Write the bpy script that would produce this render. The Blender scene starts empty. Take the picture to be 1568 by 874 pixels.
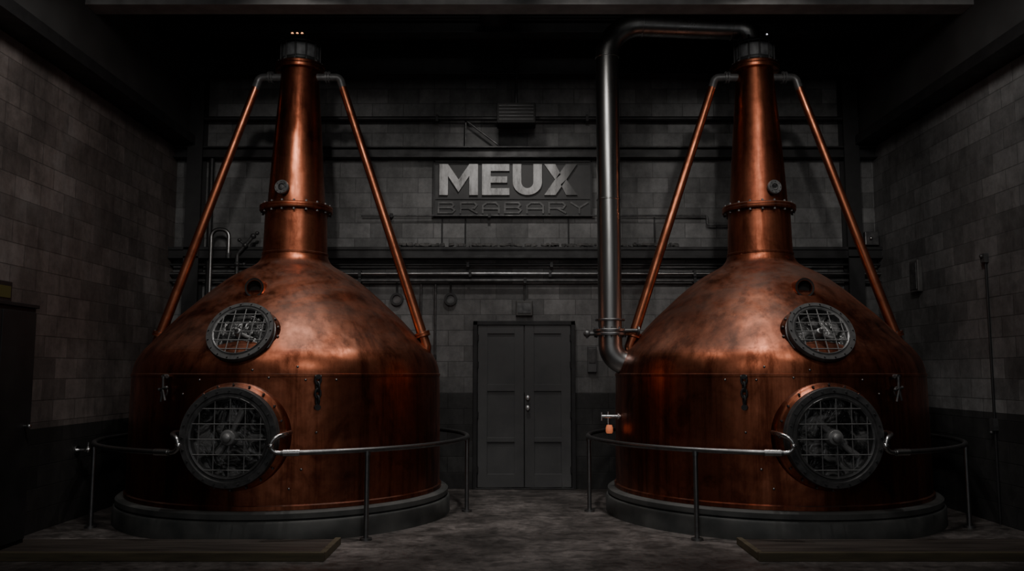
import bpy, bmesh, math, random
from mathutils import Vector, Matrix
random.seed(4)
S = bpy.context.scene
COL = S.collection
V = Vector

# ------------------------------------------------------------------ materials
def new_mat(name):
    m = bpy.data.materials.new(name); m.use_nodes = True
    nt = m.node_tree; b = nt.nodes['Principled BSDF']
    return m, nt, b

def nd(nt, t, **kw):
    n = nt.nodes.new(t)
    for k, v in kw.items(): setattr(n, k, v)
    return n

def ramp(nt, fac, stops):
    r = nd(nt, 'ShaderNodeValToRGB')
    e = r.color_ramp.elements
    e[0].position, e[0].color = stops[0][0], (*stops[0][1], 1)
    e[1].position, e[1].color = stops[-1][0], (*stops[-1][1], 1)
    for p, c in stops[1:-1]:
        x = e.new(p); x.color = (*c, 1)
    nt.links.new(fac, r.inputs['Fac'])
    return r.outputs['Color']

def g(v): return (v, v, v)

def noise(nt, scale, detail=4, mapscale=(1, 1, 1), rough=0.55, dist=0.0, world=False):
    mp = nd(nt, 'ShaderNodeMapping'); mp.inputs['Scale'].default_value = mapscale
    if world: nt.links.new(nd(nt, 'ShaderNodeNewGeometry').outputs['Position'], mp.inputs['Vector'])
    else: nt.links.new(nd(nt, 'ShaderNodeTexCoord').outputs['Object'], mp.inputs['Vector'])
    n = nd(nt, 'ShaderNodeTexNoise')
    n.inputs['Scale'].default_value = scale; n.inputs['Detail'].default_value = detail
    n.inputs['Roughness'].default_value = rough; n.inputs['Distortion'].default_value = dist
    nt.links.new(mp.outputs['Vector'], n.inputs['Vector'])
    return n.outputs['Fac']

def mixc(nt, fac, a, b, mode='MIX'):
    m = nd(nt, 'ShaderNodeMix', data_type='RGBA', blend_type=mode)
    for sock, val in ((m.inputs[0], fac), (m.inputs[6], a), (m.inputs[7], b)):
        if hasattr(val, 'is_output'): nt.links.new(val, sock)
        elif isinstance(val, tuple): sock.default_value = (*val, 1)
        else: sock.default_value = val
    return m.outputs[2]

def math_(nt, op, a, b, c=None):
    n = nd(nt, 'ShaderNodeMath', operation=op)
    for i, v in enumerate((a, b, c)):
        if v is None: continue
        if hasattr(v, 'is_output'): nt.links.new(v, n.inputs[i])
        else: n.inputs[i].default_value = v
    return n.outputs[0]

def bump(nt, b, h, strength, dist=0.01):
    bp = nd(nt, 'ShaderNodeBump'); bp.inputs['Strength'].default_value = strength
    bp.inputs['Distance'].default_value = dist
    nt.links.new(h, bp.inputs['Height']); nt.links.new(bp.outputs['Normal'], b.inputs['Normal'])

def simple(name, c0, c1, metallic=0.0, r0=0.4, r1=0.6, scale=8, ms=(1, 1, 1), bs=0.0):
    m, nt, b = new_mat(name)
    f = noise(nt, scale, 5, ms)
    nt.links.new(ramp(nt, f, [(0.3, c0), (0.7, c1)]), b.inputs['Base Color'])
    nt.links.new(ramp(nt, f, [(0.3, g(r0)), (0.7, g(r1))]), b.inputs['Roughness'])
    b.inputs['Metallic'].default_value = metallic
    if bs: bump(nt, b, f, bs)
    return m

def copper_mat(name):
    m, nt, b = new_mat(name); L = nt.links.new
    f1 = noise(nt, 1.3, 6, (1, 1, 0.55), 0.62, 0.7, True)
    f2 = noise(nt, 4.2, 7, (1.6, 1.6, 0.10), 0.7, 0.0, True)
    f3 = noise(nt, 18.0, 5, rough=0.7, world=True)
    f5 = noise(nt, 0.9, 5, (1, 1, 1.6), 0.7, 0.5, True)
    f6 = noise(nt, 2.2, 4, (1, 1, 0.9), 0.6, 1.0, True)
    c1 = ramp(nt, f1, [(0.30, (0.20, 0.062, 0.035)), (0.46, (0.40, 0.130, 0.070)), (0.58, (0.58, 0.202, 0.112)), (0.74, (0.74, 0.30, 0.185))])
    c2 = ramp(nt, f2, [(0.38, (0.28, 0.23, 0.21)), (0.50, (0.76, 0.72, 0.70)), (0.62, (1, 1, 1))])
    c = mixc(nt, 0.85, c1, c2, 'MULTIPLY')
    c3 = ramp(nt, f3, [(0.34, g(0.6)), (0.56, g(1))])
    c = mixc(nt, 0.5, c, c3, 'MULTIPLY')
    # tarnish spots
    c6 = ramp(nt, f6, [(0.30, (0.30, 0.26, 0.25)), (0.38, (0.65, 0.62, 0.61)), (0.45, (1, 1, 1))])
    c = mixc(nt, 0.75, c, c6, 'MULTIPLY')
    # oxide film / dust gathers on the upward-facing shoulder, in patches
    ge = nd(nt, 'ShaderNodeNewGeometry'); sp = nd(nt, 'ShaderNodeSeparateXYZ'); L(ge.outputs['True Normal'], sp.inputs[0])
    up = nd(nt, 'ShaderNodeMapRange'); L(sp.outputs[2], up.inputs[0]); up.inputs[1].default_value = 0.50; up.inputs[2].default_value = 0.80
    pat = nd(nt, 'ShaderNodeMapRange'); L(f5, pat.inputs[0]); pat.inputs[1].default_value = 0.38; pat.inputs[2].default_value = 0.58
    dust = math_(nt, 'MULTIPLY', up.outputs[0], pat.outputs[0])
    dust = math_(nt, 'MULTIPLY', dust, 0.85)
    c = mixc(nt, dust, c, (0.125, 0.082, 0.066))
    L(c, b.inputs['Base Color'])
    r = ramp(nt, f1, [(0.3, g(0.48)), (0.7, g(0.27))])
    r2 = ramp(nt, f2, [(0.3, g(1.0)), (0.7, g(0.85))])
    rr = mixc(nt, 1.0, r, r2, 'MULTIPLY'); rr = mixc(nt, dust, rr, g(0.58))
    L(rr, b.inputs['Roughness'])
    L(math_(nt, 'MULTIPLY_ADD', dust, -0.35, 1.0), b.inputs['Metallic'])
    f4 = noise(nt, 2.8, 2, world=True)
    bump(nt, b, f4, 0.30, 0.04)
    return m

def block_mat(name, axis, band_z, light, dark, tint=(1, 1, 1)):
    m, nt, b = new_mat(name)
    tc = nd(nt, 'ShaderNodeTexCoord'); sp = nd(nt, 'ShaderNodeSeparateXYZ'); cb = nd(nt, 'ShaderNodeCombineXYZ')
    L = nt.links.new
    L(tc.outputs['Object'], sp.inputs[0]); L(sp.outputs[axis], cb.inputs[0]); L(sp.outputs[2], cb.inputs[1])
    br = nd(nt, 'ShaderNodeTexBrick')
    br.inputs['Scale'].default_value = 1.0
    br.inputs['Brick Width'].default_value = 0.42; br.inputs['Row Height'].default_value = 0.205
    br.inputs['Mortar Size'].default_value = 0.006; br.inputs['Mortar Smooth'].default_value = 0.4
    br.inputs['Color1'].default_value = (*g(0.56), 1); br.inputs['Color2'].default_value = (*g(1.0), 1)
    br.inputs['Mortar'].default_value = (*g(0.48), 1); br.inputs['Bias'].default_value = -0.1
    L(cb.outputs[0], br.inputs['Vector'])
    n1 = noise(nt, 0.8, 8, rough=0.7, dist=0.3); n2 = noise(nt, 7, 6, rough=0.75)
    n3 = noise(nt, 1.6, 6, (1.6, 1.6, 0.35), 0.7)
    st = ramp(nt, n1, [(0.34, tuple(0.38*t for t in tint)), (0.5, tuple(0.76*t for t in tint)), (0.64, g(1.0))])
    st2 = ramp(nt, n2, [(0.32, g(0.55)), (0.62, g(1.0))])
    st3 = ramp(nt, n3, [(0.36, g(0.55)), (0.56, g(1.0))])
    lt = nd(nt, 'ShaderNodeMath', operation='LESS_THAN'); L(sp.outputs[2], lt.inputs[0]); lt.inputs[1].default_value = band_z
    base = mixc(nt, lt.outputs[0], light, dark)
    c = mixc(nt, 1.0, base, br.outputs['Color'], 'MULTIPLY')
    c = mixc(nt, 0.88, c, st, 'MULTIPLY'); c = mixc(nt, 0.8, c, st2, 'MULTIPLY'); c = mixc(nt, 0.65, c, st3, 'MULTIPLY')
    L(c, b.inputs['Base Color'])
    b.inputs['Roughness'].default_value = 0.66
    inv = nd(nt, 'ShaderNodeMath', operation='MULTIPLY_ADD')
    L(br.outputs['Fac'], inv.inputs[0]); inv.inputs[1].default_value = -1.0; L(n2, inv.inputs[2])
    bump(nt, b, inv.outputs[0], 0.45, 0.008)
    return m

M_copper = copper_mat('copper_aged')
M_copper_pipe = simple('copper_pipe', (0.20, 0.068, 0.038), (0.55, 0.195, 0.105), 1.0, 0.46, 0.33, 6)
M_steel = simple('steel_pipe', (0.22, 0.22, 0.22), (0.52, 0.52, 0.51), 1.0, 0.40, 0.25, 5, (1, 1, 0.2))
M_chrome = simple('bright_steel', (0.45, 0.45, 0.45), (0.7, 0.7, 0.7), 1.0, 0.3, 0.2, 20)
M_rail = simple('rail_steel', (0.16, 0.16, 0.165), (0.30, 0.30, 0.30), 1.0, 0.45, 0.32, 9)
M_iron = simple('dark_iron', (0.055, 0.055, 0.057), (0.13, 0.13, 0.13), 0.5, 0.5, 0.36, 14, bs=0.15)
M_pane = simple('dusty_pane', (0.06, 0.063, 0.067), (0.17, 0.175, 0.18), 0.1, 0.4, 0.3, 14)
M_grille = simple('grille_wire', (0.17, 0.17, 0.17), (0.30, 0.30, 0.30), 0.4, 0.5, 0.36, 14)
M_black = simple('black_steel', (0.016, 0.016, 0.017), (0.030, 0.030, 0.031), 0.2, 0.6, 0.45, 6)
M_plinth = simple('plinth_concrete', (0.036, 0.040, 0.040), (0.10, 0.101, 0.097), 0.0, 0.65, 0.8, 3, bs=0.3)
M_door = simple('door_paint', (0.062, 0.063, 0.065), (0.092, 0.093, 0.095), 0.0, 0.45, 0.55, 3)
M_ceil = simple('ceiling_paint', (0.020, 0.020, 0.020), (0.034, 0.034, 0.034), 0.0, 0.7, 0.85, 2)
M_beam = simple('beam_paint', (0.20, 0.195, 0.19), (0.34, 0.335, 0.33), 0.1, 0.5, 0.6, 5)
M_box = simple('box_paint', (0.055, 0.053, 0.052), (0.12, 0.118, 0.115), 0.1, 0.5, 0.6, 5)
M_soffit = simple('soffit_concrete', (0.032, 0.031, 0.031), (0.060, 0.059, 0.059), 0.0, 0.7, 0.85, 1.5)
M_rust = simple('ledge_crust', (0.02, 0.02, 0.02), (0.16, 0.155, 0.15), 0.0, 0.7, 0.9, 9, bs=0.6)
M_signboard = simple('sign_board', (0.026, 0.026, 0.027), (0.070, 0.070, 0.070), 0.2, 0.5, 0.65, 5)
M_hole = simple('dark_void', (0.002, 0.002, 0.002), (0.004, 0.004, 0.004), 0.0, 0.8, 0.9, 5)
M_wood = simple('kerb_wood', (0.055, 0.045, 0.028), (0.12, 0.098, 0.058), 0.0, 0.6, 0.8, 8, (0.3, 3, 3))
M_plate = simple('hatch_boards', (0.024, 0.019, 0.016), (0.07, 0.056, 0.047), 0.0, 0.5, 0.75, 3, (0.4, 4, 1), bs=0.2)
M_cab = simple('cabinet_paint', (0.012, 0.012, 0.013), (0.02, 0.02, 0.02), 0.0, 0.6, 0.7, 4)
M_bwall = block_mat('block_wall_back', 0, 1.23, g(0.29), g(0.075))
M_lwall = block_mat('block_wall_left', 1, 0.97, (0.30, 0.270, 0.262), g(0.055), (1, 0.92, 0.88))
M_rwall = block_mat('block_wall_right', 1, 1.10, g(0.30), g(0.06))

def glass_mat():
    m, nt, b = new_mat('port_glass')
    f = noise(nt, 6, 3, dist=2.0, world=True)
    nt.links.new(ramp(nt, f, [(0.40, g(0.015)), (0.50, g(0.05)), (0.62, g(0.22))]), b.inputs['Base Color'])
    b.inputs['Roughness'].default_value = 0.2
    b.inputs['Metallic'].default_value = 0.35
    bump(nt, b, f, 0.6, 0.05)
    return m
M_glass = glass_mat()

def floor_mat():
    m, nt, b = new_mat('floor_concrete')
    f1 = noise(nt, 1.1, 10, rough=0.70, dist=0.2); f2 = noise(nt, 14, 8, rough=0.75); f3 = noise(nt, 70, 4, rough=0.7); f4 = noise(nt, 4.5, 9, (1, 1.4, 1), 0.72, 0.5)
    c = ramp(nt, f1, [(0.36, (0.055, 0.048, 0.045)), (0.46, (0.095, 0.084, 0.079)), (0.52, (0.14, 0.124, 0.118)), (0.64, (0.24, 0.214, 0.205))])
    c = mixc(nt, 0.8, c, ramp(nt, f2, [(0.38, g(0.5)), (0.58, g(1))]), 'MULTIPLY')
    c = mixc(nt, 0.75, c, ramp(nt, f4, [(0.42, g(0.45)), (0.49, g(0.85)), (0.60, g(1))]), 'MULTIPLY')
    c = mixc(nt, 0.5, c, ramp(nt, f3, [(0.3, g(0.5)), (0.6, g(1))]), 'MULTIPLY')
    nt.links.new(c, b.inputs['Base Color'])
    nt.links.new(ramp(nt, f4, [(0.35, g(0.35)), (0.6, g(0.65))]), b.inputs['Roughness'])
    bump(nt, b, f2, 0.4, 0.008)
    return m
M_floor = floor_mat()

def letter_mat(name, bright):
    m, nt, b = new_mat(name)
    f = noise(nt, 5, 7, (1.6, 1, 0.5), 0.75)
    tc = nd(nt, 'ShaderNodeTexCoord'); sp = nd(nt, 'ShaderNodeSeparateXYZ')
    nt.links.new(tc.outputs['Object'], sp.inputs[0])
    mr = nd(nt, 'ShaderNodeMapRange')       # paint has worn away towards one end of the sign
    nt.links.new(sp.outputs[0], mr.inputs[0])
    mr.inputs[1].default_value = 0.50; mr.inputs[2].default_value = 0.80
    mr.inputs[3].default_value = 0.0; mr.inputs[4].default_value = 1.0
    c = ramp(nt, f, [(0.36, g(0.25*bright)), (0.5, g(0.7*bright)), (0.62, g(bright))])
    c = mixc(nt, mr.outputs[0], c, g(0.05))
    nt.links.new(c, b.inputs['Base Color'])
    b.inputs['Roughness'].default_value = 0.45; b.inputs['Metallic'].default_value = 0.0
    return m
M_letter = letter_mat('sign_letter_paint', 0.60)
M_letter2 = simple('sign_small_letters', g(0.02), g(0.13), 0.2, 0.4, 0.5, 12)

def emit(name, col, st):
    m, nt, b = new_mat(name)
    b.inputs['Base Color'].default_value = (*col, 1)
    b.inputs['Emission Color'].default_value = (*col, 1)
    b.inputs['Emission Strength'].default_value = st
    return m
M_amber = emit('amber_lamp', (1.0, 0.42, 0.18), 1.6)
M_amber_dim = emit('amber_glow', (0.75, 0.22, 0.10), 0.3)
M_exit = emit('exit_sign_face', (0.07, 0.066, 0.02), 0.05)
M_white = emit('indicator_white', (0.9, 0.9, 1.0), 1.2)

# ------------------------------------------------------------------ geometry helpers
def empty(name, loc=(0, 0, 0)):
    o = bpy.data.objects.new(name, None); o.location = loc; o.empty_display_size = 0.2
    COL.objects.link(o); return o

def finish(bm, name, mat, parent=None, smooth=True, bevel=0.0, sharp=35):
    bmesh.ops.remove_doubles(bm, verts=bm.verts, dist=1e-6)
    bmesh.ops.recalc_face_normals(bm, faces=bm.faces)
    me = bpy.data.meshes.new(name); bm.to_mesh(me); bm.free()
    o = bpy.data.objects.new(name, me); COL.objects.link(o)
    for mm in (mat if isinstance(mat, (list, tuple)) else [mat]): me.materials.append(mm)
    if smooth:
        me.polygons.foreach_set('use_smooth', [True]*len(me.polygons))
        try: me.set_sharp_from_angle(angle=math.radians(sharp))
        except Exception: pass
    if bevel:
        md = o.modifiers.new('bevel', 'BEVEL'); md.width = bevel; md.segments = 2
        md.limit_method = 'ANGLE'; md.angle_limit = math.radians(40)
    if parent: o.parent = parent
    return o

def add_box(bm, c, s, rot=None):
    m = Matrix.Translation(c) @ (rot.to_4x4() if rot else Matrix()) @ Matrix.Diagonal((*s, 1))
    bmesh.ops.create_cube(bm, size=1, matrix=m)

def box(name, x0, x1, y0, y1, z0, z1, mat, parent=None, bevel=0.0):
    bm = bmesh.new(); add_box(bm, ((x0+x1)/2, (y0+y1)/2, (z0+z1)/2), (x1-x0, y1-y0, z1-z0))
    return finish(bm, name, mat, parent, smooth=False, bevel=bevel)

def frame_mat(center, normal):
    n = V(normal).normalized()
    up = V((0, 0, 1)) if abs(n.z) < 0.95 else V((0, 1, 0))
    x = up.cross(n).normalized(); y = n.cross(x)
    return Matrix((( x.x, y.x, n.x, center[0]), (x.y, y.y, n.y, center[1]), (x.z, y.z, n.z, center[2]), (0, 0, 0, 1)))

def add_lathe(bm, prof, seg=64, mat4=None, close=False):
    mat4 = mat4 or Matrix()
    rings = []
    for r, z in prof:
        if r < 1e-5: rings.append([bm.verts.new(mat4 @ V((0, 0, z)))])
        else: rings.append([bm.verts.new(mat4 @ V((r*math.cos(2*math.pi*i/seg), r*math.sin(2*math.pi*i/seg), z))) for i in range(seg)])
    pairs = list(zip(rings, rings[1:]))
    if close: pairs.append((rings[-1], rings[0]))
    for a, b in pairs:
        for i in range(seg):
            j = (i+1) % seg
            if len(a) == 1 and len(b) == 1: continue
            if len(a) == 1: bm.faces.new((a[0], b[i], b[j]))
            elif len(b) == 1: bm.faces.new((a[i], a[j], b[0]))
            else: bm.faces.new((a[i], a[j], b[j], b[i]))

def lathe(name, prof, mat, parent=None, seg=64, mat4=None, close=False):
    bm = bmesh.new(); add_lathe(bm, prof, seg, mat4, close)
    return finish(bm, name, mat, parent)

def add_cyl(bm, a, b, r, seg=12, r2=None):
    a, b = V(a), V(b); h = (b-a).length; r2 = r if r2 is None else r2
    add_lathe(bm, [(0, 0), (r, 0), (r2, h), (0, h)], seg, frame_mat(a, b-a))

def cyl(name, a, b, r, mat, parent=None, seg=24, r2=None):
    bm = bmesh.new(); add_cyl(bm, a, b, r, seg, r2); return finish(bm, name, mat, parent)

def add_ball(bm, c, r): bmesh.ops.create_uvsphere(bm, u_segments=16, v_segments=10, radius=r, matrix=Matrix.Translation(c))

def fillet(pts, rad, n=10):
    pts = [V(p) for p in pts]; out = [pts[0]]
    for i in range(1, len(pts)-1):
        c = pts[i]; u = (pts[i-1]-c).normalized(); v = (pts[i+1]-c).normalized(); ang = u.angle(v)
        rr = rad[i-1] if isinstance(rad, (list, tuple)) else rad
        t = rr/math.tan(ang/2); ctr = c+(u+v).normalized()*rr/math.sin(ang/2)
        a = c+u*t-ctr; b = c+v*t-ctr; w = a.angle(b)
        for k in range(n+1):
            s = k/n; out.append(ctr+(math.sin((1-s)*w)*a+math.sin(s*w)*b)/math.sin(w))
    out.append(pts[-1]); return out

def add_tube(bm, pts, r, seg=14, caps=True):
    pts = [V(p) for p in pts]; n = len(pts)
    rs = r if isinstance(r, (list, tuple)) else [r]*n
    t0 = (pts[1]-pts[0]).normalized(); ref = V((0, 0, 1)) if abs(t0.z) < 0.9 else V((1, 0, 0))
    nx = ref.cross(t0).normalized(); rings = []; tp = t0
    for i, p in enumerate(pts):
        t = (pts[min(i+1, n-1)]-pts[max(i-1, 0)]).normalized()
        q = tp.rotation_difference(t); nx = (q @ nx); nx = (nx - t*nx.dot(t)).normalized(); tp = t
        ny = t.cross(nx)
        rings.append([bm.verts.new(p+rs[i]*(math.cos(2*math.pi*k/seg)*nx+math.sin(2*math.pi*k/seg)*ny)) for k in range(seg)])
    for a, b in zip(rings, rings[1:]):
        for k in range(seg): bm.faces.new((a[k], a[(k+1) % seg], b[(k+1) % seg], b[k]))
    if caps: bm.faces.new(rings[0][::-1]); bm.faces.new(rings[-1])

def tube(name, pts, r, mat, parent=None, seg=16):
    bm = bmesh.new(); add_tube(bm, pts, r, seg); return finish(bm, name, mat, parent, sharp=50)

def add_bolts(bm, n, R, z, mat4, br=0.012, h=0.016, off=0.0):
    for i in range(n):
        a = 2*math.pi*(i+off)/n
        p = mat4 @ V((R*math.cos(a), R*math.sin(a), z)); q = mat4 @ V((R*math.cos(a), R*math.sin(a), z+h))
        add_cyl(bm, p, q, br, 6, br*0.8)

def add_poly(bm, pts, y0, y1):
    a = [bm.verts.new((p[0], y0, p[1])) for p in pts]; b = [bm.verts.new((p[0], y1, p[1])) for p in pts]
    bm.faces.new(a); bm.faces.new(b[::-1]); n = len(pts)
    for i in range(n): bm.faces.new((a[i], b[i], b[(i+1) % n], a[(i+1) % n]))

# ------------------------------------------------------------------ room shell
YB = 11.2; XL = -4.50; XR = 4.85; ZC = 5.75; YF = -1.5
box('floor', XL-0.2, XR+0.2, YF, YB+0.2, -0.2, 0, M_floor)
box('wall_back', XL-0.2, XR+0.2, YB, YB+0.2, 0, ZC, M_bwall)
box('wall_left', XL-0.2, XL, YF, YB, 0, ZC, M_lwall)
box('wall_right', XR, XR+0.2, YF, YB, 0, ZC, M_rwall)
bm = bmesh.new()
add_box(bm, ((XL+XR)/2, (YF+YB)/2, ZC+0.1), (XR-XL+0.4, YB-YF+0.2, 0.2))
y = YF+0.2
while y < YB-0.1:
    add_box(bm, ((XL+XR)/2, y, ZC-0.02), (XR-XL-0.02, 0.12, 0.045)); y += 0.3
finish(bm, 'ceiling', M_ceil, smooth=False)

def ibeam(name, p0, p1, h, w, mat, t=0.02):
    """I-section along x or y, p = lower-centre points"""
    bm = bmesh.new(); p0, p1 = V(p0), V(p1); c = (p0+p1)/2; L = (p1-p0).length
    alongx = abs(p1.x-p0.x) > abs(p1.y-p0.y)
    def b(dz, ww, hh): add_box(bm, (c.x, c.y, c.z+dz), (L, ww, hh) if alongx else (ww, L, hh))
    b(t/2, w, t); b(h-t/2, w, t); b(h/2, t, h-t)
    return finish(bm, name, mat, smooth=False, bevel=0.003)

bm = bmesh.new()
add_box(bm, ((XL+XR)/2, 8.3, 5.185), (XR-XL, 0.24, 0.03)); add_box(bm, ((XL+XR)/2, 8.19, 5.25), (XR-XL, 0.02, 0.10)); add_box(bm, ((XL+XR)/2, 8.41, 5.25), (XR-XL, 0.02, 0.10))
finish(bm, 'trim_ceiling_channel', M_beam, smooth=False, bevel=0.003)
ibeam('trim_ceiling_beam', (XL, 10.85, 5.38), (XR, 10.85, 5.38), 0.34, 0.2, M_black)
ibeam('trim_ceiling_beam', (XL, 9.9, 5.55), (XR, 9.9, 5.55), 0.17, 0.2, M_black)
box('trim_soffit_left', XL, XL+0.22, YF, YB, 4.62, ZC, M_soffit)
box('trim_soffit_left_lip', XL, XL+0.30, YF, YB, 4.50, 4.62, M_black)
box('trim_soffit_right', XR-0.22, XR, YF, YB, 4.62, ZC, M_soffit)
box('trim_soffit_right_lip', XR-0.30, XR, YF, YB, 4.50, 4.62, M_black)
ibeam('trim_wall_beam', (XL, YB-0.09, 4.34), (XR, YB-0.09, 4.34), 0.15, 0.17, M_black)
bm = bmesh.new(); add_box(bm, ((XL+XR)/2, YB-0.09, 3.06), (XR-XL, 0.18, 0.15)); add_box(bm, ((XL+XR)/2, YB-0.19, 3.0), (XR-XL, 0.02, 0.03)); add_box(bm, ((XL+XR)/2, YB-0.19, 3.115), (XR-XL, 0.02, 0.04))
finish(bm, 'trim_wall_ledge', M_black, smooth=False, bevel=0.004)
bm = bmesh.new()
for i in range(170):
    x = random.uniform(-1.6, 2.2); add_box(bm, (x, YB-random.uniform(0.05, 0.15), 3.165+random.uniform(0, 0.012)), (random.uniform(0.02, 0.07), 0.06, random.uniform(0.02, 0.045)), Matrix.Rotation(random.uniform(-.25, .25), 3, 'Y'))
finish(bm, 'plaster_rubble', M_rust, smooth=False)
for xx in (-4.2, 4.5):
    bm = bmesh.new()
    add_box(bm, (xx, YB-0.02, 2.85), (0.2, 0.02, 5.7)); add_box(bm, (xx, YB-0.19, 2.85), (0.2, 0.02, 5.7)); add_box(bm, (xx, YB-0.105, 2.85), (0.02, 0.16, 5.7))
    finish(bm, 'steel_column', M_black, smooth=False)

def wall_pipe(name, pts, r, mat, clips=(), rad=0.05):
    e = empty(name); pts = fillet(pts, rad) if len(pts) > 2 else pts
    tube('run', pts, r, mat, e)
    if clips:
        bm = bmesh.new()
        for c in clips:
            add_box(bm, (c[0], (c[1]+YB)/2, c[2]), (0.03, YB-c[1], 0.03)); add_box(bm, (c[0], c[1], c[2]), (0.035, r*2+0.03, r*2+0.03))
        finish(bm, 'brackets', M_black, e, smooth=False)
    return e
cl = lambda y, z, xs: [(x, y, z) for x in xs]
wall_pipe('wall_pipe', [(XL, 11.05, 4.87), (XR, 11.05, 4.87)], 0.03, M_black, cl(11.05, 4.87, (-3, -1, 1, 3)))
wall_pipe('wall_pipe', [(-2.0, 11.12, 3.57), (2.59, 11.12, 3.57), (2.59, 11.12, 3.44), (2.9, 11.12, 3.44)], 0.013, M_iron, cl(11.12, 3.57, (-1.6, -.3, 1.2)), 0.03)
wall_pipe('wall_pipe', [(XL, 11.1, 2.91), (XR, 11.1, 2.91)], 0.018, M_black, cl(11.1, 2.91, (-3, -.58, .52, 3.4)))
wall_pipe('wall_pipe', [(XL, 11.1, 2.79), (XR, 11.1, 2.79)], 0.026, M_rail, cl(11.1, 2.79, (-2, -.55, .5, 2.4)))
wall_pipe('wall_pipe', [(XL, 11.1, 2.70), (XR, 11.1, 2.70)], 0.022, M_iron, cl(11.1, 2.70, (-2, .17, 2.4)))
wall_pipe('wall_pipe', [(-1.20, 11.16, 0.0), (-1.20, 11.16, 2.66)], 0.014, M_iron, cl(11.16, 1.7, (-1.2,)))
wall_pipe('wall_pipe', [(-1.01, 11.16, 0.0), (-1.01, 11.16, 2.66)], 0.014, M_iron, cl(11.16, 1.7, (-1.01,)))
wall_pipe('wall_pipe', [(-4.0, 11.1, 0.0), (-4.0, 11.1, 4.34)], 0.035, M_black)
for x in (-1.62, -0.93, -0.62, 0.75, 1.9, 3.3):
    wall_pipe('wall_conduit', [(x, 11.18, 3.14), (x, 11.18, 3.56)], 0.008, M_black)
wall_pipe('wall_brace', [(-0.62, 11.1, 4.86), (-0.62, 11.1, 4.49)], 0.012, M_iron)
wall_pipe('wall_brace', [(-0.60, 11.08, 4.84), (-0.16, 11.08, 4.50)], 0.014, M_iron)

# hanging heater box
e = empty('ceiling_heater', (0.055, 10.75, 0))
box('housing', -0.25, 0.25, -0.14, 0.14, 4.68, 4.95, M_hole, e, 0.015)
bm = bmesh.new(); add_cyl(bm, (0, 0, 4.95), (0, 0, ZC-0.04), 0.018)
for k in range(5): add_box(bm, (0, -0.142, 4.73+0.045*k), (0.44, 0.008, 0.006))
finish(bm, 'stem_and_grille', M_black, e)

for x in (-0.81, -1.52):
    e = empty('wall_gauge', (x, YB, 2.46))
    lathe('ring', [(0.055, 0), (0.085, 0), (0.085, 0.05), (0.055, 0.05)], M_black, e, 32, frame_mat((0, 0, 0), (0, -1, 0)), True)
    lathe('dial', [(0, 0.02), (0.058, 0.02), (0.058, 0.0)], M_iron, e, 32, frame_mat((0, 0, 0), (0, -1, 0)))
    cyl('stem', (0, -0.03, 0.08), (0, -0.03, 0.22), 0.012, M_black, e)
e = empty('emergency_light', (0.16, YB, 2.34)); box('case', -0.11, 0.11, -0.07, 0, -0.10, 0.10, M_box, e, 0.01)
bm = bmesh.new(); add_box(bm, (0, -0.075, 0), (0.17, 0.012, 0.13)); add_cyl(bm, (0, -0.03, 0.10), (0, -0.03, 0.33), 0.01); finish(bm, 'lens_and_conduit', M_iron, e)
e = empty('thermostat_box', (1.05, YB, 1.67)); box('case', -0.06, 0.06, -0.05, 0, -0.17, 0.17, M_door, e, 0.008)
box('cover', -0.045, 0.045, -0.06, -0.05, -0.05, 0.14, M_iron, e, 0.004)

# ------------------------------------------------------------------ door
d = empty('door_1', (0.16, YB, 0))
bm = bmesh.new()
for sx in (-1, 1): add_box(bm, (sx*0.64, -0.03, 1.085), (0.055, 0.08, 2.17))
add_box(bm, (0, -0.03, 2.145), (1.335, 0.08, 0.055)); add_box(bm, (0, -0.03, 0.01), (1.28, 0.09, 0.02))
finish(bm, 'frame', M_black, d, smooth=False, bevel=0.004)
for sx in (-1, 1):
    bm = bmesh.new(); cx = sx*0.306; w = 0.60
    add_box(bm, (cx, -0.012, 1.07), (w, 0.024, 2.09))
    for ex in (-1, 1): add_box(bm, (cx+ex*(w/2-0.06), -0.036, 1.07), (0.12, 0.028, 2.09))
    for z, h in ((0.11, 0.17), (0.63, 0.06), (1.30, 0.09), (2.06, 0.11)): add_box(bm, (cx, -0.036, z), (w-0.24, 0.028, h))
    finish(bm, 'leaf', M_door, d, smooth=False, bevel=0.004)
bm = bmesh.new()
for z in (1.04, 1.17):
    add_lathe(bm, [(0, 0), (0.03, 0), (0.03, 0.01), (0.012, 0.015), (0.012, 0.035), (0.028, 0.045), (0.028, 0.06), (0, 0.07)], 20, frame_mat((0.045, -0.045, z), (0, -1, 0)))
finish(bm, 'knobs', M_chrome, d)
bm = bmesh.new()
for sx in (-1, 1):
    for z in (0.25, 0.95, 1.6, 1.95): add_cyl(bm, (sx*0.607, -0.06, z-0.04), (sx*0.607, -0.06, z+0.04), 0.011)
finish(bm, 'hinges', M_black, d)

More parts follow.
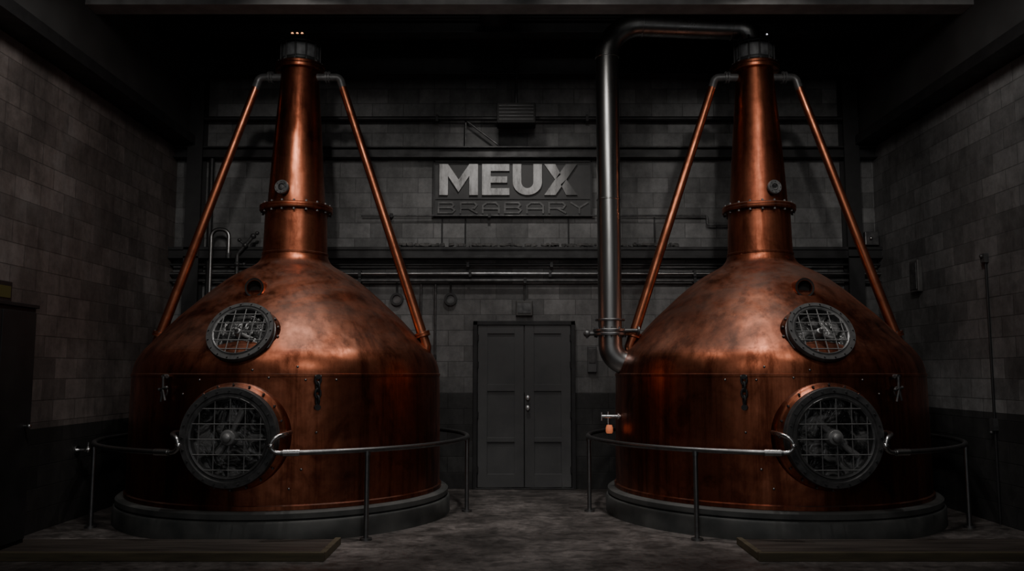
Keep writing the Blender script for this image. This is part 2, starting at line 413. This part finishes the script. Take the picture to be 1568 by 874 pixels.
# ------------------------------------------------------------------ wall sign
s = empty('wall_sign', (0, YB, 0))
box('board', -1.04, 1.06, -0.04, 0, 3.55, 4.325, M_signboard, s)
bm = bmesh.new()
for z in (3.565, 4.31): add_box(bm, (0.01, -0.05, z), (2.12, 0.025, 0.018))
for x in (-1.04, 1.06): add_box(bm, (x, -0.05, 3.94), (0.018, 0.025, 0.76))
add_box(bm, (0.01, -0.045, 3.80), (2.06, 0.02, 0.010))
finish(bm, 'frame', M_black, s, smooth=False)
def letters_big():
    bm = bmesh.new(); z0, z1 = 3.85, 4.27; y0, y1 = -0.075, -0.041; H = z1-z0
    def P(pts): add_poly(bm, [(x, z0+z*H) for x, z in pts], y0, y1)
    a, b, t = -0.97, -0.455, 0.115; m = (a+b)/2
    P([(a, 0), (a+t, 0), (a+t, 1), (a, 1)]); P([(b-t, 0), (b, 0), (b, 1), (b-t, 1)])
    P([(a+t, 1), (a+t, 0.62), (m, 0.10), (m, 0.50)][::1]); P([(b-t, 1), (m, 0.50), (m, 0.10), (b-t, 0.62)])
    a, b = -0.40, -0.035
    P([(a, 0), (a+t, 0), (a+t, 1), (a, 1)])
    for q0, q1, e in ((0, 0.22, b), (0.40, 0.60, b-0.03), (0.78, 1, b)): P([(a+t, q0), (e, q0), (e, q1), (a+t, q1)])
    a, b = 0.01, 0.40; pts_o = []; pts_i = []
    cx = (a+b)/2; ro = (b-a)/2; ri = ro-t
    zc = ro*0.9/H
    for k in range(17):
        th = math.pi+math.pi*k/16
        pts_o.append((cx+ro*math.cos(th), zc+zc*math.sin(th))); pts_i.append((cx+ri*math.cos(th), zc+(zc-0.22)*math.sin(th)))
    for k in range(16): P([pts_o[k], pts_o[k+1], pts_i[k+1], pts_i[k]])
    P([(a, zc), (a+t, zc), (a+t, 1), (a, 1)]); P([(b-t, zc), (b, zc), (b, 1), (b-t, 1)])
    a, b = 0.43, 0.87; w = 0.15; m = (a+b)/2
    P([(a, 0), (a+w, 0), (b, 1), (b-w, 1)])
    P([(a, 1), (m-w/2, 0.5), (m, 0.66), (a+w, 1)]); P([(b-w, 0), (b, 0), (m+w/2, 0.5), (m, 0.34)])
    return finish(bm, 'large_letters', M_letter, s, smooth=False)
letters_big()
def letters_small():
    bm = bmesh.new(); z0, H, W, t = 3.615, 0.135, 0.215, 0.022
    G = {'B': [((0, 0), (0, 1)), ((0, 1), (.85, 1)), ((.85, 1), (.95, .75)), ((.95, .75), (.8, .52)), ((0, .52), (.8, .52)), ((.8, .52), (1, .25)), ((1, .25), (.85, 0)), ((0, 0), (.85, 0))],
         'R': [((0, 0), (0, 1)), ((0, 1), (.85, 1)), ((.85, 1), (1, .75)), ((1, .75), (.85, .45)), ((0, .45), (.85, .45)), ((.5, .45), (1, 0))],
         'A': [((0, 0), (0, .7)), ((0, .7), (.25, 1)), ((.25, 1), (.8, 1)), ((.8, 1), (1, .7)), ((1, .7), (1, 0)), ((0, .4), (1, .4))],
         'Y': [((0, 1), (.5, .5)), ((1, 1), (.5, .5)), ((.5, .5), (.5, 0))]}
    for i, ch in enumerate('BRABARY'):
        x0 = -0.98+i*0.295
        for k, (p, q) in enumerate(G[ch]):
            a = V((x0+p[0]*W, z0+p[1]*H)); b = V((x0+q[0]*W, z0+q[1]*H)); dv = (b-a).normalized(); nn = V((-dv.y, dv.x))*t/2; a = a-dv*t/2; b = b+dv*t/2
            add_poly(bm, [tuple(a-nn), tuple(b-nn), tuple(b+nn), tuple(a+nn)], -0.055-0.0007*k, -0.041)
    return finish(bm, 'small_letters', M_letter2, s, smooth=False)
letters_small()

# ------------------------------------------------------------------ copper stills
BR = 1.62
PROF = [(1.62, 0.24), (1.625, 0.35), (1.625, 0.8), (1.62, 1.30), (1.615, 1.47), (1.60, 1.56), (1.57, 1.64), (1.52, 1.72), (1.44, 1.81), (1.33, 1.93),
        (1.19, 2.08), (1.05, 2.21), (0.91, 2.34), (0.78, 2.45), (0.66, 2.54), (0.55, 2.605), (0.46, 2.655), (0.40, 2.70), (0.365, 2.76), (0.352, 2.83), (0.345, 3.0), (0.338, 3.29)]
def prof_r(z):
    for (r0, z0), (r1, z1) in zip(PROF, PROF[1:]):
        if z0 <= z <= z1: return r0+(r1-r0)*(z-z0)/(z1-z0)
    return PROF[-1][0]

def smooth_prof(p, n=3):
    out = []
    for i in range(len(p)-1):
        p0, p1, p2, p3 = V(p[max(i-1, 0)]), V(p[i]), V(p[i+1]), V(p[min(i+2, len(p)-1)])
        for k in range(n):
            t = k/n; q = 0.5*((2*p1)+(p2-p0)*t+(2*p0-5*p1+4*p2-p3)*t*t+(-p0+3*p1-3*p2+p3)*t**3); out.append((q.x, q.y))
    out.append(p[-1]); return out

def porthole(st, c, n, R, depth, big, arm):
    """bolted sight glass: copper collar, iron ring, grille, hub"""
    F = frame_mat(c, n)
    lathe('port_collar', smooth_prof([(R*0.93, -0.02), (R*0.95, -depth*0.35), (R*1.03, -depth*0.6), (R*1.10, -depth*0.8), (R*1.16, -depth*1.4)], 4), M_copper, st, 64, F)
    lathe('port_ring', [(R*0.76, -0.07), (R*0.76, 0.006), (R*0.80, 0.014), (R*0.82, 0.002), (R*0.86, 0.002), (R*0.88, 0.012), (R*0.985, 0.012), (R, 0.0), (R, -0.035), (R*0.95, -0.04), (R*0.95, -0.06), (R*0.99, -0.065), (R*0.99, -0.10), (R*0.94, -0.105), (R*0.94, -0.07)], M_iron, st, 80, F, True)
    lathe('port_glass', [(0, -0.065), (R*0.4, -0.062), (R*0.77, -0.065), (R*0.77, -0.08)], M_glass, st, 48, F)
    bm = bmesh.new(); add_bolts(bm, 24 if big else 18, R*0.93, 0.012, F, 0.011 if big else 0.009, 0.014)
    add_bolts(bm, 20, R*1.05, -depth*0.62, F, 0.012, 0.02)
    finish(bm, 'port_bolts', M_rail, st)
    bm = bmesh.new(); k = 2; a = R*0.78
    for i in range(-k, k+1):
        p = (i+0.1)*a/(k+0.5); h = math.sqrt(a*a-p*p)
        add_cyl(bm, F @ V((p, -h, 0.004)), F @ V((p, h, 0.004)), 0.005, 6)
    for i in range(-2, 3):
        p = (i-0.1)*a/(2.6); h = math.sqrt(a*a-p*p)
        add_cyl(bm, F @ V((-h, p, 0.009)), F @ V((h, p, 0.009)), 0.005, 6)
    finish(bm, 'port_grille', M_grille, st)
    bm = bmesh.new(); hr = 0.075 if big else 0.035
    cx0 = V((0, 0, 0)) if big else V((-0.02, -0.01, 0))
    FF = F @ Matrix.Translation(cx0)
    add_lathe(bm, [(0, -0.06), (hr, -0.06), (hr, 0.0), (hr*0.85, 0.02), (hr*0.55, 0.025), (hr*0.5, 0.05), (hr*0.3, 0.062), (0, 0.065)], 28, FF)
    if big:
        for ang, l in ((arm, 0.27), (arm+170, 0.18)):
            dv = V((math.cos(math.radians(ang)), math.sin(math.radians(ang)), 0))
            add_tube(bm, [FF @ (dv*0.05+V((0, 0, -0.04))), FF @ (dv*l+V((0, 0, -0.045)))], [0.022, 0.034], 10)
    else:
        add_tube(bm, [FF @ V((0.02, 0, -0.04)), FF @ V((0.14, -0.05, -0.05))], 0.018, 10)
    finish(bm, 'port_hub', M_grille, st)

def latch(st, ang, z, tee=False):
    """hanging clamp on body"""
    x = BR*math.sin(ang); y = -BR*math.cos(ang); n = V((math.sin(ang), -math.cos(ang), 0))
    F = frame_mat((x, y, z), n); bm = bmesh.new()
    P = lambda a, b, c: F @ V((a, b, c))
    add_cyl(bm, P(0, 0.10, -0.02), P(0, 0.10, 0.05), 0.022, 12); add_cyl(bm, P(-0.03, 0.10, 0.035), P(0.03, 0.10, 0.035), 0.016, 12)
    if tee:
        add_tube(bm, [P(0, 0.10, 0.05), P(0, -0.02, 0.05)], 0.012, 8); add_tube(bm, [P(-0.05, -0.02, 0.05), P(0.05, 0.0, 0.05)], 0.011, 8)
        add_ball(bm, P(-0.05, -0.02, 0.05), 0.016); add_ball(bm, P(0.05, 0, 0.05), 0.016)
        add_tube(bm, [P(0, -0.02, 0.05), P(0.035, -0.12, 0.05)], 0.011, 8); add_tube(bm, [P(0, -0.02, 0.05), P(-0.03, -0.13, 0.045)], 0.011, 8)
        pts = [P(0.045*math.cos(2*math.pi*i/16), -0.04+0.045*math.sin(2*math.pi*i/16), 0.035) for i in range(17)]
        add_tube(bm, pts, 0.007, 8, False)
    else:
        for k in range(4):
            zc = 0.07-k*0.062; pts = []
            for i in range(17):
                t = 2*math.pi*i/16
                pts.append(P(0.024*math.cos(t) if k % 2 == 0 else 0.010*math.cos(t), zc+0.042*math.sin(t), 0.04+(0.014*math.cos(t) if k % 2 else 0)))
            add_tube(bm, pts, 0.011, 8, False)
        add_cyl(bm, P(0, -0.18, -0.02), P(0, -0.18, 0.06), 0.028, 12)
    finish(bm, 'clamp', M_black if not tee else M_iron, st)

def still(cx, m):
    st = empty('copper_pot_still', (cx, 9.4, 0))
    lathe('plinth', [(0, 0), (1.74, 0), (1.74, 0.16), (1.73, 0.175), (1.70, 0.185), (1.72, 0.20), (1.72, 0.245), (1.70, 0.26), (1.5, 0.265), (0, 0.265)], M_plinth, st, 128)
    lathe('body', smooth_prof(PROF, 3), M_copper, st, 160)
    lathe('body_seam', [(1.612, 1.455), (1.624, 1.46), (1.624, 1.485), (1.610, 1.49)], M_copper, st, 128)
    lathe('foot_band', [(1.62, 0.262), (1.645, 0.265), (1.645, 0.30), (1.62, 0.31)], M_copper, st, 128)
    lathe('neck', [(0.318, 3.32), (0.314, 3.40), (0.288, 3.80), (0.26, 4.2), (0.225, 4.65), (0.205, 4.92)], M_copper, st, 72)
    lathe('neck_flange', [(0.33, 3.275), (0.395, 3.28), (0.40, 3.29), (0.40, 3.31), (0.393, 3.315), (0.40, 3.32), (0.40, 3.34), (0.39, 3.348), (0.31, 3.352)], M_copper, st, 72)
    lathe('neck_collar', [(0.345, 2.78), (0.362, 2.79), (0.362, 2.81), (0.345, 2.82)], M_copper, st, 72)
    bm = bmesh.new()
    I4 = Matrix()
    add_bolts(bm, 18, 0.375, 3.345, I4, 0.014, 0.022); add_bolts(bm, 18, 0.375, 3.255, I4, 0.014, 0.022)
    add_bolts(bm, 12, 0.245, 4.985, I4, 0.014, 0.022)
    finish(bm, 'flange_bolts', M_iron, st)
    lathe('head_flange', [(0.20, 4.90), (0.27, 4.905), (0.275, 4.92), (0.275, 4.94), (0.268, 4.945), (0.275, 4.95), (0.275, 4.975), (0.265, 4.985), (0.19, 4.985)], M_copper, st, 64)
    lathe('head_drum', [(0.19, 4.985), (0.20, 5.0), (0.225, 5.01), (0.225, 5.03), (0.205, 5.035), (0.205, 5.20), (0.235, 5.205), (0.24, 5.22), (0.235, 5.235), (0.12, 5.245), (0, 5.25)], M_black, st, 12)
    lathe('head_panes', [(0.209, 5.045), (0.215, 5.05), (0.215, 5.19), (0.209, 5.195)], M_pane, st, 12)
    bm = bmesh.new()
    for k in range(12):
        a = 2*math.pi*k/12; p = V((0.226*math.cos(a), 0.226*math.sin(a), 0))
        add_cyl(bm, p+V((0, 0, 4.99)), p+V((0, 0, 5.26)), 0.010, 8); add_ball(bm, p+V((0, 0, 5.262)), 0.015)
    finish(bm, 'tie_rods', M_black, st)
    for sx in (-1, 1):
        bm = bmesh.new()
        add_cyl(bm, (sx*0.16, -0.02, 4.84), (sx*0.36, -0.02, 4.84), 0.045, 16)
        add_lathe(bm, [(0, 0), (0.07, 0), (0.07, 0.02), (0, 0.02)], 20, frame_mat((sx*0.30, -0.02, 4.84), (sx, 0, 0)))
        add_lathe(bm, [(0, 0), (0.07, 0), (0.07, 0.02), (0, 0.02)], 20, frame_mat((sx*0.33, -0.02, 4.84), (sx, 0, 0)))
        for k in range(4):
            a = math.pi/4+k*math.pi/2; q = V((sx*0.29, -0.02+0.055*math.cos(a), 4.84+0.055*math.sin(a)))
            add_cyl(bm, q, q+V((sx*0.07, 0, 0)), 0.01, 6)
        add_tube(bm, fillet([(sx*0.34, -0.02, 4.84), (sx*0.46, -0.02, 4.84), (sx*0.50, -0.02, 4.70)], 0.07), 0.046, 16)
        finish(bm, 'head_nozzle', M_iron, st)
        a = V((sx*0.495, -0.02, 4.72)); b = V((sx*1.44, -0.08, 1.90))
        tube('down_pipe', [a, a.lerp(b, 0.5), b], [0.046, 0.050, 0.056], M_copper_pipe, st, 20)
        F = frame_mat(b, (a-b))
        lathe('down_pipe_flange', [(0.05, -0.02), (0.085, -0.015), (0.085, 0.005), (0.08, 0.01), (0.085, 0.015), (0.085, 0.035), (0.05, 0.04)], M_copper_pipe, st, 28, F)
        dv = (b-a).normalized()
        tube('down_pipe_elbow', fillet([b, b+dv*0.13, b+dv*0.13+V((-sx*0.02, 0, -0.22))], 0.05), 0.056, M_copper_pipe, st, 18)
        bm = bmesh.new(); add_bolts(bm, 6, 0.07, 0.035, F, 0.009, 0.012); finish(bm, 'down_pipe_bolts', M_iron, st)
    porthole(st, (-m*0.11, -1.74, 0.92), (-m*0.06, -1, 0.0), 0.45, 0.17, True, -38 if m < 0 else 65)
    porthole(st, (-m*0.12, -1.47, 1.885), (-m*0.06, -0.86, 0.5), 0.318, 0.17, False, 0)
    F = frame_mat((-m*0.15, -0.98, 2.34), (-m*0.10, -1, 0.02))
    lathe('vent_stub', [(0.074, -0.12), (0.074, 0.0), (0.10, 0.0), (0.10, -0.03), (0.092, -0.035), (0.094, -0.25)], M_copper, st, 36, F)
    lathe('vent_bore', [(0, -0.06), (0.075, -0.06), (0.075, -0.001), (0.096, 0.003), (0.098, -0.004)], M_hole, st, 36, F)
    F = frame_mat((-m*0.075, -0.315, 3.50), (-m*0.22, -1, 0.07))
    lathe('neck_gauge', [(0, 0.015), (0.035, 0.015), (0.038, 0.04), (0.072, 0.045), (0.08, 0.035), (0.08, 0.01), (0.055, 0.0), (0.055, -0.06)], M_iron, st, 32, F)
    lathe('neck_gauge_lens', [(0, 0.036), (0.03, 0.033), (0.036, 0.02)], M_glass, st, 24, F)
    bm = bmesh.new(); add_bolts(bm, 8, 0.06, 0.04, F, 0.006, 0.012); finish(bm, 'neck_gauge_bolts', M_rail, st)
    latch(st, m*math.asin(0.62/BR), 1.36); latch(st, -m*math.asin(0.80/BR), 1.36, True)
    bm = bmesh.new()
    for dx, z in ((0.52, 1.43), (0.62, 1.28), (0.45, 1.55), (0.40, 0.45), (0.62, 0.95), (0.78, 1.43), (-0.45, 1.43), (-0.62, 1.30), (0.2, 1.45), (0.05, 1.52), (0.5, 0.62)):
        a = math.asin(dx*m/BR); r = prof_r(z)
        add_ball(bm, (r*math.sin(a), -r*math.cos(a), z), 0.012)
    finish(bm, 'studs', M_rail, st)
    return st
sL = still(-2.42, 1); sR = still(2.77, -1)
bm = bmesh.new()
for k in (-1, 0, 1): add_ball(bm, (k*0.055, -0.17, 5.30), 0.014)
finish(bm, 'status_lamps', M_amber, sL)
bm = bmesh.new(); add_box(bm, (0, -0.17, 5.265), (0.17, 0.04, 0.045)); finish(bm, 'status_lamp_base', M_black, sL)
bm = bmesh.new(); add_ball(bm, (0.10, -0.18, 5.285), 0.010); finish(bm, 'status_lamp', M_white, sR)
cyl('status_lamp_stem', (0.10, -0.18, 5.23), (0.10, -0.18, 5.28), 0.006, M_black, sR)

# ------------------------------------------------------------------ guard rails
def rail(cx, m):
    e = empty('guard_rail', (cx, 9.4, 0)); R = 1.93; z = 0.80
    P = lambda deg, zz=z, rr=R: V((m*rr*math.sin(math.radians(deg)), -rr*math.cos(math.radians(deg)), zz))
    arc = lambda a, b: [P(a+(b-a)*k/60) for k in range(61)]
    end = P(140, z, 1.66)
    a = arc(12, 130) + [P(136, z, 1.85), end]
    tube('rail_long', a, 0.024, M_rail, e, 14)
    tube('rail_short', arc(-17.5, -112), 0.024, M_rail, e, 14)
    def hook(deg, sgn):
        p = P(deg); t = (P(deg+sgn)-P(deg)).normalized()
        inward = V((-p.x, -p.y, 0)).normalized()
        pts = [p+t*0.16, p+t*0.02, p-t*0.05+V((0, 0, 0.01)), p-t*0.085+V((0, 0, 0.06)), p-t*0.06+V((0, 0, 0.12)), p-t*0.0+V((0, 0, 0.15))+inward*0.03, p+t*0.05+V((0, 0, 0.16))+inward*0.10, p+t*0.07+V((0, 0, 0.16))+inward*0.24]
        out = []
        for i in range(len(pts)-1):
            p0, p1, p2, p3 = pts[max(i-1, 0)], pts[i], pts[i+1], pts[min(i+2, len(pts)-1)]
            for k in range(5):
                s_ = k/5; out.append(0.5*((2*p1)+(p2-p0)*s_+(2*p0-5*p1+4*p2-p3)*s_*s_+(-p0+3*p1-3*p2+p3)*s_**3))
        out.append(pts[-1])
        tube('rail_hook', out, 0.021, M_chrome, e, 12)
        bm = bmesh.new(); add_cyl(bm, p+t*0.02, p+t*0.16, 0.031, 16); add_ball(bm, p-t*0.085+V((0, 0, 0.06)), 0.03); finish(bm, 'rail_coupling', M_chrome, e)
    hook(12, 1); hook(-17.5, -1)
    bm = bmesh.new()
    for dg in (35, 90, -60, -105):
        add_cyl(bm, P(dg, 0.0), P(dg, z), 0.023, 14); add_cyl(bm, P(dg, 0.0), P(dg, 0.02), 0.055, 16); add_cyl(bm, P(dg, z-0.05), P(dg, z-0.01), 0.029, 14)
    finish(bm, 'posts', M_rail, e)
rail(-2.42, 1); rail(2.77, -1)

# ------------------------------------------------------------------ big steel vapour pipe
e = empty('vapor_pipe', (0, 9.3, 0)); ZP = 5.43
path = fillet([(1.42, 0, 1.60), (1.075, 0, 1.60), (1.075, 0, ZP), (2.77, 0, ZP), (2.77, 0, 5.22)], [0.20, 0.38, 0.19], 14)
path = [V((p.x, (0.1 if p.x > 1.6 else 0), p.z)) for p in path]
bm = bmesh.new(); add_tube(bm, path, 0.13, 32); finish(bm, 'pipe', M_steel, e, sharp=60)
bm = bmesh.new()
def ringat(c, n, r0=0.125, r1=0.185, h=0.03): add_lathe(bm, [(r0, 0), (r1, 0), (r1+0.003, 0.004), (r1+0.003, h-0.004), (r1, h), (r0, h)], 40, frame_mat(c, n))
ringat((1.075, 0, 1.90), (0, 0, 1)); ringat((1.075, 0, 1.94), (0, 0, 1)); ringat((1.075, 0, 2.06), (0, 0, 1), 0.125, 0.16, 0.02)
finish(bm, 'flanges', M_rail, e)
bm = bmesh.new()
ringat((1.075, 0, 5.03), (0, 0, 1), 0.125, 0.135, 0.02); ringat((1.47, 0, ZP), (1, 0, 0), 0.125, 0.135, 0.02); ringat((2.50, 0.1, ZP), (1, 0, 0), 0.125, 0.135, 0.02)
ringat((1.075, 0, 3.4), (0, 0, 1), 0.125, 0.133, 0.015)
ringat((1.30, 0, 1.60), (1, 0, 0), 0.125, 0.15, 0.02)
finish(bm, 'weld_bands', M_steel, e)
bm = bmesh.new(); add_bolts(bm, 12, 0.165, 1.97, Matrix.Translation((1.075, 0, 0)), 0.011, 0.02); add_bolts(bm, 12, 0.165, 1.88, Matrix.Translation((1.075, 0, 0)), 0.011, 0.02); finish(bm, 'flange_bolts', M_iron, e)
bm = bmesh.new()
add_cyl(bm, (1.075, -0.02, 1.92), (0.82, -0.02, 1.92), 0.022, 14); add_ball(bm, (0.82, -0.02, 1.92), 0.04); add_cyl(bm, (0.82, -0.02, 1.87), (0.82, -0.02, 1.97), 0.014)
add_cyl(bm, (1.2, -0.1, 1.95), (1.38, -0.1, 1.95), 0.022, 14); add_lathe(bm, [(0, 0), (0.05, 0), (0.05, 0.02), (0, 0.02)], 20, frame_mat((1.36, -0.1, 1.95), (1, 0, 0)))
finish(bm, 'side_valve', M_iron, e)

# sampling valve with a glowing amber indicator lamp on the second still
e = empty('sampling_valve', (1.16, 9.2, 1.03))
bm = bmesh.new(); add_cyl(bm, (0.05, 0, 0), (-0.20, 0, 0), 0.020, 16); add_cyl(bm, (-0.13, 0, -0.09), (-0.13, 0, 0.05), 0.016, 12); add_cyl(bm, (-0.20, 0, -0.045), (-0.20, 0, 0.045), 0.014, 12)
add_lathe(bm, [(0, 0), (0.04, 0), (0.04, 0.015), (0, 0.015)], 20, frame_mat((-0.03, 0, 0), (1, 0, 0)))
finish(bm, 'valve', M_chrome, e)
lathe('amber_indicator', [(0, -0.18), (0.03, -0.178), (0.038, -0.16), (0.038, -0.12), (0.028, -0.09), (0, -0.09)], M_amber_dim, e, 24, Matrix.Translation((-0.12, -0.02, 0)))

# ------------------------------------------------------------------ pipes behind the first still
e = empty('condenser_pipe')
tube('swan_neck', fillet([(-3.93, 10.98, 0), (-3.93, 10.98, 3.36), (-3.70, 10.98, 3.36), (-3.70, 10.98, 3.0)], 0.10), 0.026, M_steel, e)
cyl('cap', (-3.70, 10.98, 2.98), (-3.70, 10.98, 3.05), 0.034, M_iron, e)
e = empty('valve_pipe')
tube('riser', fillet([(-3.58, 10.97, 0), (-3.58, 10.97, 3.03), (-3.38, 10.97, 3.27)], 0.06), 0.024, M_iron, e)
bm = bmesh.new()
for p, dd in (((-3.58, 10.97, 2.9), (0.09, 0, 0)), ((-3.48, 10.97, 3.15), (-0.08, 0, 0.07)), ((-3.38, 10.97, 3.27), (0.05, 0, 0.04))):
    add_ball(bm, p, 0.038); add_cyl(bm, p, V(p)+V(dd), 0.014); add_ball(bm, V(p)+V(dd), 0.026)
finish(bm, 'valves', M_iron, e)

# ------------------------------------------------------------------ left cabinet, exit sign, wall bits
e = empty('steel_cabinet', (0, 0, 0))
box('carcass', XL+0.02, -4.21, 6.45, 7.5, 0.0, 2.06, M_cab, e, 0.008)
box('top', XL+0.02, -4.19, 6.43, 7.52, 2.06, 2.09, M_cab, e, 0.004)
bm = bmesh.new()
for y0, y1 in ((6.47, 6.965), (6.985, 7.48)): add_box(bm, (-4.203, (y0+y1)/2, 1.05), (0.02, y1-y0, 1.94))
finish(bm, 'doors', M_cab, e, smooth=False, bevel=0.004)
bm = bmesh.new(); add_cyl(bm, (-4.20, 7.38, 1.04), (-4.15, 7.38, 1.04), 0.012); add_ball(bm, (-4.15, 7.38, 1.04), 0.02); finish(bm, 'knob', M_chrome, e)
e = empty('exit_sign'); box('case', -4.34, -4.28, 6.95, 7.24, 2.09, 2.27, M_black, e, 0.006); box('face', -4.282, -4.274, 6.98, 7.21, 2.13, 2.23, M_exit, e)
e = empty('wall_valve', (XL, 8.9, 0.70)); bm = bmesh.new()
add_cyl(bm, (0, 0, 0), (0.12, 0, 0), 0.018); add_ball(bm, (0.12, 0, 0), 0.035); add_cyl(bm, (0.12, -0.06, 0), (0.12, 0.06, 0), 0.014); add_cyl(bm, (0.12, 0, 0), (0.12, 0, 0.08), 0.012); add_lathe(bm, [(0, 0), (0.05, 0), (0.05, 0.015), (0, 0.015)], 20, frame_mat((0, 0, 0), (1, 0, 0)))
finish(bm, 'valve', M_chrome, e)
e = empty('junction_box', (XR-0.002, 10.06, 2.64)); box('case', -0.06, 0, -0.10, 0.10, -0.19, 0.19, M_box, e, 0.01); box('cover', -0.07, -0.06, -0.08, 0.08, -0.16, 0.16, M_iron, e, 0.003)
e = empty('junction_box', (4.70, YB-0.002, 3.18+0.06)); box('case', -0.09, 0.09, -0.24, -0.01, -0.09, 0.09, M_iron, e, 0.01); bm = bmesh.new(); add_ball(bm, (-0.02, -0.25, 0), 0.025); finish(bm, 'knob', M_chrome, e)
e = empty('wall_conduit', (XR-0.015, 8.6, 0)); tube('conduit', [(0, 0, 0), (0, 0, 2.62)], 0.013, M_black, e)
bm = bmesh.new(); add_box(bm, (-0.01, 0, 2.66), (0.05, 0.07, 0.09)); add_box(bm, (-0.01, 0, 0.98), (0.05, 0.07, 0.12)); add_ball(bm, (-0.04, 0, 2.68), 0.022); add_ball(bm, (-0.04, 0, 0.90), 0.018); finish(bm, 'boxes', M_iron, e)

# ------------------------------------------------------------------ floor hatches with wooden kerb
def hatch(x0, x1, y0, y1):
    e = empty('floor_hatch'); bm = bmesh.new(); n = 5; w = (y1-y0)/n
    for k in range(n): add_box(bm, ((x0+x1)/2, y0+w*(k+0.5), 0.0225), (x1-x0, w-0.008, 0.045))
    finish(bm, 'boards', M_plate, e, smooth=False, bevel=0.003)
    bm = bmesh.new(); add_box(bm, ((x0+x1)/2, y0-0.025, 0.035), (x1-x0+0.1, 0.05, 0.07))
    xe = x1 if x0 < 0 else x0; add_box(bm, (xe+(0.025 if x0 < 0 else -0.025), (y0+y1)/2, 0.03), (0.05, y1-y0, 0.06))
    finish(bm, 'kerb', M_wood, e, smooth=False, bevel=0.004)
hatch(XL+0.06, -1.55, 7.0, 7.64); hatch(2.02, XR-0.06, 7.0, 7.64)

# ------------------------------------------------------------------ unseen lamps and added fills
def lamp(loc, target, power, angle=70, size=0.12, color=(1, 0.95, 0.9), blend=0.9):  # spot kept out of frame; its housing and stem are invented dressing
    e = empty('unseen_spotlight', loc); dv = (V(target)-V(loc)).normalized()
    L = bpy.data.lights.new('bulb', 'SPOT'); L.energy = power; L.spot_size = math.radians(angle); L.spot_blend = blend
    L.shadow_soft_size = size; L.color = color
    o = bpy.data.objects.new('bulb', L); COL.objects.link(o); o.parent = e
    o.rotation_euler = dv.to_track_quat('-Z', 'Y').to_euler()
    F = frame_mat((0, 0, 0), -dv)
    lathe('can', [(size+0.04, -0.03), (size+0.04, 0.16), (0.05, 0.24), (0, 0.24), (0, 0.235), (0.045, 0.235), (size+0.03, 0.155), (size+0.03, -0.03)], M_black, e, 24, F, False)
    top = F @ V((0, 0, 0.2)); cyl('stem', top, (top.x, top.y, ZC-loc[2]-0.02), 0.012, M_black, e)
    return e
for cx in (-2.42, 2.77):
    k = 1 if cx < 0 else -1
    lamp((cx+k*0.55, 7.35, 5.25), (cx+k*0.35, 8.6, 1.8), 125, 70, 0.05)
    lamp((cx+k*0.98, 7.5, 5.25), (cx+k*0.50, 8.8, 1.9), 125, 70, 0.05)
    lamp((cx+k*0.62, 6.0, 5.15), (cx+k*0.05, 9.2, 4.0), 150, 50, 0.07)
lamp((0.1, 7.4, 5.3), (0.1, 8.5, 0), 290, 64)
lamp((-0.2, 9.1, 5.40), (-0.1, 11.2, 2.4), 110, 95)  # added to brighten the back wall and door
lamp((0.2, 6.4, 5.15), (1.08, 9.3, 4.0), 80, 50, 0.08)  # added for a highlight along the steel pipe
lamp((-2.4, 5.4, 5.2), (-4.5, 8.4, 2.4), 170, 85, 0.3)  # added wash to brighten the left wall
lamp((2.6, 5.4, 5.2), (4.85, 8.6, 2.4), 170, 85, 0.3)  # added wash to brighten the right wall
lamp((0.3, 3.0, 5.0), (0.2, 9.4, 1.2), 170, 95, 0.35)  # added front fill for the lower bodies and walls

w = bpy.data.worlds.new('World'); S.world = w; w.use_nodes = True
w.node_tree.nodes['Background'].inputs[0].default_value = (0.88, 0.89, 0.9, 1)
w.node_tree.nodes['Background'].inputs[1].default_value = 0.27

# ------------------------------------------------------------------ camera
cam = bpy.data.cameras.new('camera'); co = bpy.data.objects.new('camera', cam); COL.objects.link(co)
co.location = (0, 0, 1.5); co.rotation_euler = (math.radians(90+5.84), 0, 0)
cam.sensor_width = 36; cam.lens = 29.85; cam.clip_start = 0.05
S.camera = co
